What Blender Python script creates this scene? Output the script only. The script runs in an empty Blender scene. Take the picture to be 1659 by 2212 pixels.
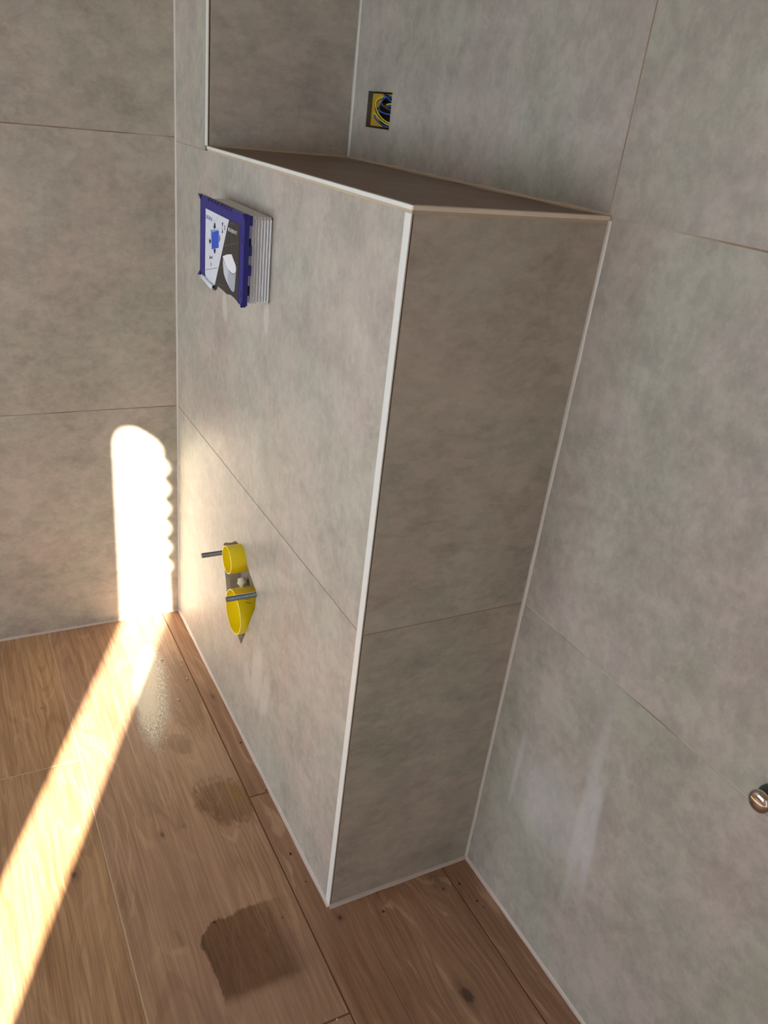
import bpy, bmesh, math, random
from mathutils import Vector, Matrix
from mathutils.geometry import tessellate_polygon

random.seed(7)
SC = bpy.context.scene
COL = SC.collection

# ------------------------------------------------------------------ camera
cam_d = bpy.data.cameras.new('camera')
cam = bpy.data.objects.new('camera', cam_d)
COL.objects.link(cam)
RIGHT = Vector((0.4436976, 0.8906839, 0.0990688))
DOWN = Vector((0.4540542, -0.1281177, -0.8817146))
FWD = Vector((-0.7726365, 0.4361972, -0.4612643))
m = Matrix.Identity(4)
for i in range(3):
    m[i][0], m[i][1], m[i][2] = RIGHT[i], -DOWN[i], -FWD[i]
    m[i][3] = (1.87721687, -0.7979417, 1.29136164)[i]
cam.matrix_world = m
cam_d.sensor_fit = 'VERTICAL'
cam_d.sensor_height = 32.0
cam_d.lens = 1738.73 / 2212 * 32.0
cam_d.shift_x = 45.0 / 2212      # principal point 45 px left and 40 px below the middle of the frame
cam_d.shift_y = 40.0 / 2212
cam_d.clip_start = 0.02
SC.camera = cam

# ------------------------------------------------------------------ world, sun, exposure
SUN_K = 0.495                                   # sun azimuth: towards (1, -SUN_K)
SUN_EL = math.radians(24.0)
world = bpy.data.worlds.new('world')
SC.world = world
world.use_nodes = True
bg = world.node_tree.nodes['Background']
bg.inputs[0].default_value = (0.80, 0.89, 1.0, 1)
bg.inputs[1].default_value = 7.7
sun_d = bpy.data.lights.new('sun', 'SUN')
sun_d.energy = 58.0
sun_d.angle = math.radians(0.50)
sun_d.color = (1.0, 0.87, 0.71)
sun = bpy.data.objects.new('sun', sun_d)
COL.objects.link(sun)
_h = Vector((1, -SUN_K, 0)).normalized()
TO_SUN = Vector((_h.x * math.cos(SUN_EL), _h.y * math.cos(SUN_EL), math.sin(SUN_EL)))
sun.rotation_euler = TO_SUN.to_track_quat('Z', 'Y').to_euler()
sun.location = (6, -4, 4)
SC.view_settings.view_transform = 'Standard'
SC.view_settings.look = 'None'
SC.view_settings.exposure = 0.0
SC.view_settings.gamma = 1.0
SC.view_settings.use_curve_mapping = False
SC.cycles.max_bounces = 14
SC.cycles.diffuse_bounces = 8
SC.cycles.glossy_bounces = 6

# ------------------------------------------------------------------ dimensions (metres)
W, D, H, P, Z1 = 1.0245, 0.2994, 1.2, 0.2270, 0.6024     # casing width, depth, height; pier width; first tile joint
RX, RY, RZ = 3.0, -2.4, 2.4                               # room extents
TT = 0.009                                                # tile thickness
JW = 0.0022                                               # joint width
# daylight window in the wall opposite, sun slit in the right wall
WIN = (0.15, 1.90, 0.55, 1.38)


# ------------------------------------------------------------------ node helpers
class NT:
    def __init__(self, name):
        self.mat = bpy.data.materials.new(name)
        self.mat.use_nodes = True
        self.t = self.mat.node_tree
        self.b = self.t.nodes['Principled BSDF']
        self.out = self.t.nodes['Material Output']

    def n(self, typ, **kw):
        nd = self.t.nodes.new(typ)
        for k, v in kw.items():
            setattr(nd, k, v)
        return nd

    def l(self, a, b):
        self.t.links.new(a, b)

    def setin(self, sock, v):
        if isinstance(v, bpy.types.NodeSocket):
            self.l(v, sock)
        elif isinstance(v, (tuple, list)) and len(v) == 3 and sock.type == 'RGBA':
            sock.default_value = (*v, 1)
        else:
            sock.default_value = v

    def math(self, op, a, b=0.0, c=None, clamp=False):
        nd = self.n('ShaderNodeMath', operation=op)
        nd.use_clamp = clamp
        self.setin(nd.inputs[0], a)
        self.setin(nd.inputs[1], b)
        if c is not None:
            self.setin(nd.inputs[2], c)
        return nd.outputs[0]

    def add(self, a, b): return self.math('ADD', a, b)
    def sub(self, a, b): return self.math('SUBTRACT', a, b)
    def mul(self, a, b): return self.math('MULTIPLY', a, b)

    def smooth(self, v, lo, hi, a=0.0, b=1.0):
        nd = self.n('ShaderNodeMapRange', interpolation_type='SMOOTHSTEP')
        self.setin(nd.inputs[0], v)
        nd.inputs[1].default_value = lo
        nd.inputs[2].default_value = hi
        nd.inputs[3].default_value = a
        nd.inputs[4].default_value = b
        return nd.outputs[0]

    def pos(self):
        g = self.n('ShaderNodeNewGeometry')
        s = self.n('ShaderNodeSeparateXYZ')
        self.l(g.outputs['Position'], s.inputs[0])
        return s.outputs[0], s.outputs[1], s.outputs[2]

    def vec(self, x, y, z):
        c = self.n('ShaderNodeCombineXYZ')
        for i, v in enumerate((x, y, z)):
            self.setin(c.inputs[i], v)
        return c.outputs[0]

    def noise(self, vec, scale, detail=3.0, rough=0.55, dist=0.0):
        nd = self.n('ShaderNodeTexNoise')
        self.l(vec, nd.inputs['Vector'])
        nd.inputs['Scale'].default_value = scale
        nd.inputs['Detail'].default_value = detail
        nd.inputs['Roughness'].default_value = rough
        nd.inputs['Distortion'].default_value = dist
        return nd.outputs['Fac']

    def mix(self, f, a, b, mode='MIX'):
        nd = self.n('ShaderNodeMix', data_type='RGBA', blend_type=mode)
        self.setin(nd.inputs[0], f)
        self.setin(nd.inputs[6], a)
        self.setin(nd.inputs[7], b)
        return nd.outputs[2]

    def idx(self):
        return self.n('ShaderNodeObjectInfo').outputs['Object Index']

    def ellipse(self, u, v, cu, cv, ru, rv, ang=0.0, jit=None, jamp=0.4, soft=0.35):
        """1 inside an ellipse on the axes u, v, ragged with the noise jit."""
        du, dv = self.sub(u, cu), self.sub(v, cv)
        c, s = math.cos(ang), math.sin(ang)
        a = self.add(self.mul(du, c / ru), self.mul(dv, s / ru))
        b = self.add(self.mul(du, -s / rv), self.mul(dv, c / rv))
        r = self.math('SQRT', self.add(self.mul(a, a), self.mul(b, b)))
        if jit is not None:
            r = self.add(r, self.mul(self.sub(jit, 0.5), jamp * 2))
        return self.smooth(r, 1.0 + soft / 2, 1.0 - soft / 2)

    def bump(self, h, strength, dist=0.001):
        nd = self.n('ShaderNodeBump')
        nd.inputs['Strength'].default_value = strength
        nd.inputs['Distance'].default_value = dist
        self.l(h, nd.inputs['Height'])
        self.l(nd.outputs[0], self.b.inputs['Normal'])


def srgb(r, g, b):
    f = lambda c: (c / 255) / 12.92 if c / 255 <= 0.04045 else ((c / 255 + 0.055) / 1.055) ** 2.4
    return (f(r), f(g), f(b))


def plain(name, col, rough=0.5, metal=0.0, spec=0.5, grain=0.0, gscale=80):
    k = NT(name)
    k.b.inputs['Roughness'].default_value = rough
    k.b.inputs['Metallic'].default_value = metal
    k.b.inputs['Specular IOR Level'].default_value = spec
    if grain:
        x, y, z = k.pos()
        f = k.noise(k.vec(x, y, z), gscale, 3)
        k.setin(k.b.inputs['Base Color'], k.mix(f, tuple(c * (1 - grain) for c in col), tuple(min(1, c * (1 + grain)) for c in col)))
    else:
        k.b.inputs['Base Color'].default_value = (*col, 1)
    return k.mat


# ------------------------------------------------------------------ materials
def tile_material(name, axes, haze=(), su=0.8, sv=1.0, soft=0.6, green=srgb(172, 169, 156), pink=srgb(178, 168, 157)):
    """large concrete-look porcelain tile; axes = the two world axes lying in the wall"""
    k = NT(name)
    p = k.pos()
    u, v = p[axes[0]], p[axes[1]]
    o = k.mul(k.idx(), 3.37)
    q = k.vec(k.add(u, o), v, k.mul(o, 1.3))
    qs = k.vec(k.add(k.mul(u, su), o), k.mul(v, sv), k.mul(o, 0.7))
    big = k.noise(q, 2.6, 4, 0.6, 0.4)
    mid = k.noise(q, 9.0, 6, 0.66, 0.3)
    fine = k.noise(qs, 62.0, 4, 0.62)
    grit = k.noise(qs, 240.0, 2, 0.6)
    hue = k.noise(k.vec(v, k.add(u, k.add(o, 5.0)), 3.1), 4.2, 5, 0.6, 0.5)
    c = k.mix(k.smooth(hue, 0.36, 0.64), green, pink)
    small = k.noise(qs, 24.0, 8, 0.72, 0.2)
    tone = k.add(k.smooth(big, 0.3, 0.7, -0.05, 0.05), k.smooth(mid, 0.40, 0.60, -0.06, 0.06))
    tone = k.add(tone, k.smooth(small, 0.44, 0.56, -0.055, 0.055))
    tone = k.add(tone, k.smooth(fine, 0.36, 0.64, -0.055, 0.055))
    tone = k.add(tone, k.smooth(grit, 0.60, 0.72, 0.0, 0.09))
    dark = k.mul(k.smooth(mid, 0.46, 0.34), k.smooth(small, 0.46, 0.38))
    tone = k.sub(tone, k.mul(dark, 0.11))
    t = k.add(tone, 1.0)
    c = k.mix(1.0, c, k.vec(t, t, t), 'MULTIPLY')
    rough = k.smooth(mid, 0.3, 0.7, 0.42, 0.52)
    jit = k.noise(k.vec(k.mul(u, 1.6), k.mul(v, 0.7), 1.0), 22.0, 4, 0.65)
    for (cu, cv, ru, rv, ang, amt, col) in haze:
        e = k.mul(k.ellipse(u, v, cu, cv, ru, rv, ang, jit, 0.5, soft), amt)
        c = k.mix(e, c, col)
    k.setin(k.b.inputs['Base Color'], c)
    k.setin(k.b.inputs['Roughness'], rough)
    k.b.inputs['Specular IOR Level'].default_value = 0.42
    k.bump(k.add(k.mul(fine, 0.5), k.mul(mid, 0.8)), 0.06, 0.002)
    return k.mat


PALE = srgb(204, 198, 188)
LIME = srgb(196, 198, 198)
DARKH = srgb(146, 140, 134)
M_tile_F = tile_material('casing_front_tile', (0, 2), [
    (0.352, 0.925, 0.014, 0.028, 0.3, 0.75, PALE), (0.578, 0.958, 0.012, 0.026, 0.0, 0.75, PALE),
    (0.49, 0.945, 0.10, 0.03, 0.05, 0.24, PALE),
    (0.61, 0.22, 0.028, 0.085, -0.15, 0.60, PALE), (0.66, 0.205, 0.022, 0.06, -0.2, 0.5, PALE),
    (0.56, 0.17, 0.02, 0.05, 0.5, 0.4, PALE), (0.62, 0.72, 0.055, 0.05, 0.6, 0.22, DARKH)], 1.0, 0.85)
M_tile_S = tile_material('casing_side_tile', (1, 2), (), 0.6, 1.15)
M_tile_L = tile_material('left_wall_tile', (1, 2))
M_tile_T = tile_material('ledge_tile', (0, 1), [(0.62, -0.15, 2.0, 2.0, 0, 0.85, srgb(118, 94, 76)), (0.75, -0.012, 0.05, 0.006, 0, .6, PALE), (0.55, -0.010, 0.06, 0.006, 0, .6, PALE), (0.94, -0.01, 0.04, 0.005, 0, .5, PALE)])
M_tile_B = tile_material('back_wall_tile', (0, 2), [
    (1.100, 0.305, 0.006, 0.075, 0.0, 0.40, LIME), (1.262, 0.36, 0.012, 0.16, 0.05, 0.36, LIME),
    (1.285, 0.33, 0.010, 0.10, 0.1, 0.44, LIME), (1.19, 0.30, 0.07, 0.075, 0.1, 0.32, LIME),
    (1.235, 0.63, 0.015, 0.14, 0.1, 0.28, DARKH), (1.15, 0.16, 0.075, 0.04, -0.25, 0.24, DARKH)], 1.0, 0.8, 1.1, srgb(157, 154, 141), srgb(164, 154, 145))  # darker, greyer copy of the tile colour to offset surplus light on this wall
M_grout = plain('grey_grout', srgb(120, 110, 98), 0.9, grain=0.2)
M_grout_beige = plain('beige_grout', srgb(188, 172, 150), 0.85, grain=0.12)
M_silicone = plain('white_silicone', srgb(196, 192, 184), 0.38, grain=0.06)
M_silicone_floor = plain('pale_silicone', srgb(190, 176, 166), 0.45, grain=0.08)
M_trim = plain('white_profile', srgb(222, 224, 218), 0.35, grain=0.04)
M_board = plain('plasterboard', srgb(150, 140, 126), 0.9, grain=0.25, gscale=60)
M_paint = plain('white_wall_paint', srgb(232, 224, 212), 0.9, grain=0.03)
M_ceiling = plain('ceiling_paint', srgb(160, 138, 108), 0.9, grain=0.03)


def wood_material(name, knots, lo, hi, wet=False):
    """oak-look porcelain plank, grain along x. knots: (x, y, rx, ry, darkness)"""
    k = NT(name)
    x, y, z = k.pos()
    o = k.mul(k.idx(), 1.713)
    yy = y
    kn = None
    for (cx, cy, rx, ry, dk) in knots:
        dx, dy = k.sub(x, cx), k.sub(y, cy)
        gx = k.mul(dx, 1 / (rx * 4.0))
        gy = k.mul(dy, 1 / (ry * 3.0))
        r2 = k.add(k.mul(gx, gx), k.mul(gy, gy))
        g = k.math('EXPONENT', k.mul(r2, -1.0))
        # the grain swerves around the knot
        yy = k.sub(yy, k.mul(k.mul(dy, g), 0.75))
        kj = k.noise(k.vec(k.mul(x, 0.6), y, o), 150, 4, 0.7)
        e = k.mul(k.ellipse(x, y, cx, cy, rx * 0.62, ry * 0.62, 0.1, kj, 0.9, 1.1), dk)
        e = k.math('MAXIMUM', e, k.mul(k.ellipse(x, y, cx, cy, rx * 1.25, ry * 1.25, 0.1, kj, 0.5, 1.2), dk * 0.38))
        kn = e if kn is None else k.math('MAXIMUM', kn, e)
    warp = k.noise(k.vec(k.mul(x, 2.0), k.mul(yy, 5.0), o), 1.0, 3, 0.55)
    field = k.noise(k.vec(k.mul(x, 1.1), k.add(k.mul(yy, 6.5), k.mul(warp, 1.1)), o), 1.0, 1.5, 0.45)
    rings = k.math('SINE', k.add(k.add(k.mul(field, 95.0), k.mul(yy, 45.0)), k.mul(k.noise(k.vec(k.mul(x, 14.0), k.mul(yy, 60.0), o), 1.0, 2, 0.5), 2.2)))
    streak = k.noise(k.vec(k.mul(x, 4.0), k.mul(yy, 240.0), o), 1.0, 5, 0.66)
    streak2 = k.noise(k.vec(k.mul(x, 6.0), k.mul(yy, 75.0), k.add(o, 7.0)), 1.0, 4, 0.6)
    pore = k.noise(k.vec(k.mul(x, 26.0), k.mul(yy, 700.0), o), 1.0, 3, 0.7)
    broad = k.noise(k.vec(k.mul(x, 1.8), k.mul(yy, 12.0), k.add(o, 4.0)), 1.0, 4, 0.6)
    blot = k.noise(k.vec(x, y, o), 7.0, 4, 0.6)
    f = k.add(k.add(k.smooth(streak, 0.38, 0.62, -0.05, 0.42), k.smooth(streak2, 0.36, 0.64, -0.02, 0.30)), k.smooth(broad, 0.3, 0.7, 0.0, 0.36))
    c = k.mix(f, lo, hi)
    # pale late-wood lines
    line = k.mul(k.mul(k.smooth(rings, 0.86, 0.99), k.smooth(blot, 0.36, 0.58)), k.smooth(streak2, 0.36, 0.54))
    c = k.mix(k.mul(line, 0.50), c, srgb(208, 170, 136))
    dl = k.mul(k.smooth(rings, -0.55, -0.98), k.smooth(blot, 0.64, 0.42))
    c = k.mix(k.mul(dl, 0.27), c, srgb(100, 68, 48))
    c = k.mix(k.mul(k.smooth(pore, 0.60, 0.72), 0.42), c, srgb(92, 64, 46))
    c = k.mix(k.smooth(blot, 0.35, 0.7, 0.0, 0.25), c, srgb(150, 120, 100))
    tint = k.math('FRACT', k.mul(k.add(k.idx(), 0.3), 0.618))
    c = k.mix(k.mul(tint, 0.22), c, srgb(120, 84, 58))
    if kn is not None:
        c = k.mix(kn, c, srgb(64, 44, 34))
    rough = k.smooth(streak, 0.3, 0.7, 0.34, 0.46)
    if wet:
        jit = k.noise(k.vec(k.mul(x, 0.8), k.mul(y, 1.3), 2.0), 30.0, 5, 0.68)
        jit2 = k.noise(k.vec(k.mul(x, 0.6), k.mul(y, 1.6), 9.0), 55.0, 4, 0.7)
        # dried haze from cleaning water
        hz = k.ellipse(x, y, 0.62, -0.385, 0.13, 0.05, 0.1, jit, 0.6, 0.8)
        c = k.mix(k.mul(hz, 0.42), c, srgb(176, 146, 120))
        hz2 = k.ellipse(x, y, 1.12, -0.455, 0.10, 0.16, 0.0, jit, 0.6, 0.8)
        c = k.mix(k.mul(hz2, 0.42), c, srgb(150, 116, 98))
        hz3 = k.ellipse(x, y, 0.86, -0.50, 0.13, 0.07, 0.0, jit, 0.6, 0.9)
        c = k.mix(k.mul(hz3, 0.28), c, srgb(160, 126, 106))
        # damp dark areas
        nz = k.mul(k.sub(jit, 0.5), 0.045)
        e1 = k.smooth(k.add(x, nz), 0.968, 0.976)
        e2 = k.smooth(k.add(x, k.mul(nz, 0.5)), 1.135, 1.110)
        e3 = k.smooth(k.add(y, k.mul(k.add(nz, k.mul(k.sub(x, 0.97), -0.10)), 0.6)), -0.537, -0.532)
        e4 = k.smooth(k.add(y, nz), -0.345, -0.435)
        corner = k.smooth(k.add(k.add(k.sub(x, 0.97), k.add(y, 0.535)), nz), 0.030, 0.036)
        w1 = k.mul(k.mul(k.mul(e1, e2), k.mul(e3, e4)), corner)
        rim = k.mul(w1, k.smooth(k.add(y, k.mul(nz, 0.6)), -0.520, -0.534))
        w2 = k.ellipse(x, y, 0.715, -0.395, 0.070, 0.052, 0.5, jit2, 0.9, 0.45)
        w3 = k.ellipse(x, y, 0.36, -0.385, 0.15, 0.038, -0.1, jit, 0.7, 0.6)
        w4 = k.ellipse(x, y, 0.52, -0.44, 0.035, 0.024, 0.3, jit2, 0.6, 0.4)
        damp = k.math('MAXIMUM', k.math('MAXIMUM', w1, k.mul(w2, k.smooth(streak, 0.35, 0.6, 0.35, 1.0))), k.mul(k.math('MAXIMUM', w3, w4), 0.55))
        dc = k.mix(1.0, c, (0.50, 0.41, 0.31), 'MULTIPLY')
        dc = k.mix(k.smooth(pore, 0.50, 0.66, 0.0, 0.6), dc, srgb(70, 44, 26))
        c = k.mix(damp, c, dc)
        c = k.mix(k.mul(rim, 0.55), c, srgb(64, 40, 24))
        yl = k.ellipse(x, y, 0.705, -0.372, 0.030, 0.014, 0.2, jit2, 0.9, 0.9)
        c = k.mix(k.mul(yl, 0.35), c, srgb(150, 112, 30))
    k.setin(k.b.inputs['Base Color'], c)
    k.setin(k.b.inputs['Roughness'], rough)
    k.b.inputs['Specular IOR Level'].default_value = 0.5
    h = k.add(k.mul(streak, 0.6), k.mul(k.smooth(pore, 0.58, 0.72), -0.5))
    k.bump(h, 0.22, 0.0012)
    return k.mat


M_wood_A = wood_material('oak_look_tile_far', [(0.787, -0.707, 0.012, 0.009, .8), (0.30, -0.70, 0.006, 0.005, .5)], srgb(148, 110, 76), srgb(202, 162, 120))
M_wood_B = wood_material('oak_look_tile_middle', [(0.755, -0.5375, 0.010, 0.006, .85), (0.750, -0.494, 0.006, 0.006, .6),
                                                   (0.985, -0.565, 0.03, 0.006, .35)], srgb(138, 104, 78), srgb(190, 152, 120), True)
M_wood_C = wood_material('oak_look_tile_near_casing', [(1.053, -0.290, 0.007, 0.006, .95), (1.050, -0.084, 0.014, 0.011, .55), (1.072, -0.0817, 0.005, 0.004, .9),
                                                        (1.2664, -0.1537, 0.022, 0.016, .85), (0.391, -0.3228, 0.014, 0.007, .65)], srgb(124, 88, 64), srgb(170, 130, 100))
M_wood_D = wood_material('oak_look_tile_by_wall', [(1.7, -0.03, 0.01, 0.006, .6)], srgb(124, 88, 64), srgb(170, 130, 100))


# ------------------------------------------------------------------ mesh helpers
def link(name, bm, mat, parent=None, smooth=False):
    bmesh.ops.recalc_face_normals(bm, faces=bm.faces[:])
    me = bpy.data.meshes.new(name)
    bm.to_mesh(me)
    bm.free()
    if smooth:
        for p in me.polygons:
            p.use_smooth = True
    for mm in (mat if isinstance(mat, (list, tuple)) else [mat]):
        me.materials.append(mm)
    o = bpy.data.objects.new(name, me)
    COL.objects.link(o)
    if parent is not None:
        o.parent = parent
    return o


def box(bm, x0, x1, y0, y1, z0, z1, mi=0, bevel=0.0):
    x0, x1 = sorted((x0, x1)); y0, y1 = sorted((y0, y1)); z0, z1 = sorted((z0, z1))
    vs = [bm.verts.new((x, y, z)) for x in (x0, x1) for y in (y0, y1) for z in (z0, z1)]
    fs = [bm.faces.new([vs[i] for i in q]) for q in ((0, 1, 3, 2), (4, 6, 7, 5), (0, 4, 5, 1), (2, 3, 7, 6), (0, 2, 6, 4), (1, 5, 7, 3))]
    for f in fs:
        f.material_index = mi
    if bevel:
        es = list({e for f in fs for e in f.edges})
        r = bmesh.ops.bevel(bm, geom=es, offset=bevel, segments=2, profile=0.5, affect='EDGES')
        for f in r['faces']:
            f.material_index = mi


def new_box(name, x0, x1, y0, y1, z0, z1, mat, parent=None, bevel=0.0):
    bm = bmesh.new()
    box(bm, x0, x1, y0, y1, z0, z1, 0, bevel)
    return link(name, bm, mat, parent)


def prism(bm, loops, to3, d0, d1, mi=0):
    """Polygon with holes (loops of 2-D points) extruded from depth d0 to d1; to3(u, v, d) gives the point."""
    pts = [[Vector((u, v, 0)) for u, v in lp] for lp in loops]
    tris = tessellate_polygon(pts)
    flat = [p for lp in loops for p in lp]
    a = [bm.verts.new(to3(u, v, d0)) for u, v in flat]
    b = [bm.verts.new(to3(u, v, d1)) for u, v in flat]
    for t in tris:
        for vv, q in ((a, t), (b, t[::-1])):
            try:
                bm.faces.new([vv[i] for i in q]).material_index = mi
            except ValueError:
                pass
    i = 0
    for lp in loops:
        n = len(lp)
        for j in range(n):
            p0, p1 = i + j, i + (j + 1) % n
            bm.faces.new((a[p0], a[p1], b[p1], b[p0])).material_index = mi
        i += n


def rect(u0, u1, v0, v1):
    return [(u0, v0), (u1, v0), (u1, v1), (u0, v1)]


def tube(bm, pts, r, seg=10, mi=0, caps=True, smooth_sub=5):
    """round tube along a Catmull-Rom curve through pts"""
    P_ = [Vector(p) for p in pts]
    path = []
    for i in range(len(P_) - 1):
        p0 = P_[i - 1] if i else P_[i] * 2 - P_[i + 1]
        p3 = P_[i + 2] if i + 2 < len(P_) else P_[i + 1] * 2 - P_[i]
        p1, p2 = P_[i], P_[i + 1]
        for s in range(smooth_sub):
            t = s / smooth_sub
            path.append(0.5 * ((2 * p1) + (p2 - p0) * t + (2 * p0 - 5 * p1 + 4 * p2 - p3) * t * t + (3 * p1 - p0 - 3 * p2 + p3) * t ** 3))
    path.append(P_[-1])
    rings = []
    up = None
    for i, p in enumerate(path):
        d = (path[min(i + 1, len(path) - 1)] - path[max(i - 1, 0)]).normalized()
        if up is None:
            up = d.orthogonal().normalized()
        up = (up - d * up.dot(d)).normalized()
        s = d.cross(up)
        rings.append([bm.verts.new(p + r * (math.cos(2 * math.pi * j / seg) * up + math.sin(2 * math.pi * j / seg) * s)) for j in range(seg)])
    for a, b in zip(rings, rings[1:]):
        for j in range(seg):
            bm.faces.new((a[j], a[(j + 1) % seg], b[(j + 1) % seg], b[j])).material_index = mi
    if caps:
        bm.faces.new(rings[0][::-1]).material_index = mi
        bm.faces.new(rings[-1]).material_index = mi


def lathe_y(bm, cx, cz, prof, seg=48, mi=0, closed=False):
    """profile of (radius, y) turned around the axis parallel to y through (cx, cz)"""
    rings = []
    for (r, y) in prof:
        if r < 1e-7:
            rings.append([bm.verts.new((cx, y, cz))])
        else:
            rings.append([bm.verts.new((cx + r * math.cos(2 * math.pi * j / seg), y, cz + r * math.sin(2 * math.pi * j / seg))) for j in range(seg)])
    prs = list(zip(rings, rings[1:])) + ([(rings[-1], rings[0])] if closed else [])
    for a, b in prs:
        for j in range(seg):
            k = (j + 1) % seg
            if len(a) == 1 and len(b) == 1:
                continue
            if len(a) == 1:
                f = bm.faces.new((a[0], b[k], b[j]))
            elif len(b) == 1:
                f = bm.faces.new((a[j], a[k], b[0]))
            else:
                f = bm.faces.new((a[j], a[k], b[k], b[j]))
            f.material_index = mi
            f.smooth = True


def empty(name, loc=(0, 0, 0)):
    o = bpy.data.objects.new(name, None)
    o.empty_display_size = 0.05
    o.location = loc
    COL.objects.link(o)
    return o


def structure(o):
    o['kind'] = 'structure'
    return o


def thing(o, label, cat, group=None):
    o['label'] = label
    o['category'] = cat
    if group:
        o['group'] = group
    return o


def keep(o, parent):
    """parent without moving"""
    bpy.context.view_layer.update()
    o.parent = parent
    o.matrix_parent_inverse = Matrix.Translation(-parent.location)


TILE_N = [0]


def tile(loops, to3, parent, mat):
    bm = bmesh.new()
    prism(bm, loops, to3, 0.0, TT)
    o = link('tile', bm, mat, parent)
    TILE_N[0] += 1
    o.pass_index = TILE_N[0]
    return o


# mapping of wall planes: (u, v, depth behind the tile face) -> point
fB = lambda u, v, d: (u, d, v)
fF = lambda u, v, d: (u, -D + d, v)
fL = lambda u, v, d: (-d, u, v)
fS = lambda u, v, d: (W - d, u, v)
fP = lambda u, v, d: (P - d, u, v)
fT = lambda u, v, d: (u, v, H - d)
h = JW / 2

# ------------------------------------------------------------------ room shell
# floor: base slab, then oak-look tiles with recessed joints
floor = structure(new_box('floor', -0.1, RX + 0.1, RY - 0.1, 0.1, -0.06, -TT - 0.0005, M_grout))
YA, YB, YC = -0.6480, -0.3480, -0.0580
FJ = 0.0032


def plank(x0, x1, y0, y1, mat):
    bm = bmesh.new()
    box(bm, x0 + FJ / 2, x1 - FJ / 2, y0 + FJ / 2, y1 - FJ / 2, -TT, 0, 0, 0.0006)
    o = link('plank', bm, mat, floor)
    TILE_N[0] += 1
    o.pass_index = TILE_N[0]


rows = [(YC, 0.0, [0.0, 0.62, 1.82, RX], M_wood_D), (YB, YC, [0.0, 0.725, 1.925, RX], M_wood_C), (YA, YB, [0.0, 0.015, 1.2155, 2.4155, RX], M_wood_B),
        (YA - 0.297, YA, [0.0, 0.4967, 1.6967, 2.8967, RX], M_wood_A)]
y = YA - 0.297
r_i = 0
while y > RY:
    y2 = max(RY, y - 0.297)
    rows.append((y2, y, [0.0, (0.9, 0.3, 0.7)[r_i % 3], (2.1, 1.5, 1.9)[r_i % 3], RX], M_wood_A))
    y = y2
    r_i += 1
for (y0, y1, xs, mt) in rows:
    if xs[1] < 0.02:
        xs = [0.0] + xs[2:]
    for a, b in zip(xs, xs[1:]):
        plank(a, b, y0, y1, mt)
M_fgrout_pale = plain('pale_floor_grout', srgb(186, 160, 128), 0.9, grain=0.2, gscale=20)
M_fgrout_dark = plain('brown_floor_grout', srgb(116, 84, 58), 0.9, grain=0.25, gscale=20)
bm = bmesh.new()
box(bm, 0, RX, YA - FJ / 2, YA + FJ / 2, -TT, -0.0005)
box(bm, 0.4967 - FJ / 2, 0.4967 + FJ / 2, YA - 0.297, YA - FJ / 2, -TT, -0.0005)
box(bm, 0, RX, YA - 0.297 - FJ / 2, YA - 0.297 + FJ / 2, -TT, -0.0005)
link('pale_joint', bm, M_fgrout_pale, floor)
bm = bmesh.new()
for yj in (YB, YC):
    box(bm, 0, RX, yj - FJ / 2, yj + FJ / 2, -TT, -0.0012)
for (xj, y0, y1) in ((0.725, YB, YC), (1.2155, YA, YB)):
    box(bm, xj - FJ / 2, xj + FJ / 2, y0 + FJ / 2, y1 - FJ / 2, -TT, -0.0012)
link('dark_joint', bm, M_fgrout_dark, floor)

ceiling = structure(new_box('ceiling', -0.1, RX + 0.1, RY - 0.1, 0.1, RZ, RZ + 0.06, M_ceiling))

# left wall
wall_left = structure(new_box('wall_left', -0.1, -TT - 0.0005, RY, 0.1, 0, RZ, M_board))
for (z0, z1) in ((0.0, Z1), (Z1, H), (H, 1.7976), (1.7976, RZ)):
    for (y0, y1) in ((-1.33, -D), (RY, -1.33)):
        tile([rect(y0 + h, y1 - (0 if y1 == -D else h), z0 + (h if z0 else 0.001), z1 - h)], fL, wall_left, M_tile_L)
def patchy_grout(name, a, b):
    k = NT(name)
    x, y, z = k.pos()
    k.setin(k.b.inputs['Base Color'], k.mix(k.smooth(k.noise(k.vec(x, y, z), 5.0, 3), 0.42, 0.60), a, b))
    k.b.inputs['Roughness'].default_value = 0.9
    return k.mat


M_grout_brown = patchy_grout('brown_grout', srgb(136, 112, 86), srgb(166, 156, 142))
M_grout_light = patchy_grout('light_grout', srgb(190, 180, 164), srgb(128, 118, 106))
bm = bmesh.new()
for zj in (Z1, H, 1.7976):
    box(bm, -TT, -0.0009, RY, -D, zj - h, zj + h)
box(bm, -TT, -0.0005, -1.33 - h, -1.33 + h, 0, RZ)
link('grout_line', bm, M_grout_brown, wall_left)

# back wall (right of the casing and above its ledge)
SOCK = (0.2912, 0.3902, 1.2615, 1.3245)
bm = bmesh.new()
prism(bm, [rect(-0.1, RX + 0.1, 0, RZ), rect(SOCK[0] - 0.004, SOCK[1] + 0.012, SOCK[2] - 0.004, SOCK[3] + 0.004)], fB, TT + 0.0005, 0.1)
wall_back = structure(link('wall_back', bm, M_board))
XJ = 1.0200
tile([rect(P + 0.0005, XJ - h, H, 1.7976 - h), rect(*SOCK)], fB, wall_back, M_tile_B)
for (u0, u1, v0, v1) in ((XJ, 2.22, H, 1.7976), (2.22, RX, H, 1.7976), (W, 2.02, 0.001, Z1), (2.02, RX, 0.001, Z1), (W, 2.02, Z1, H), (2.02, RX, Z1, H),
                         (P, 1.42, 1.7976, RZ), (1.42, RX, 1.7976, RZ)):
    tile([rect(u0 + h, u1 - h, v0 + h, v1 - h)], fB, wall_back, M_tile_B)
bm = bmesh.new()
for zj in (H, 1.7976):
    box(bm, (W if zj < 1.5 else P), RX, 0.0004, TT, zj - h, zj + h)
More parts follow.
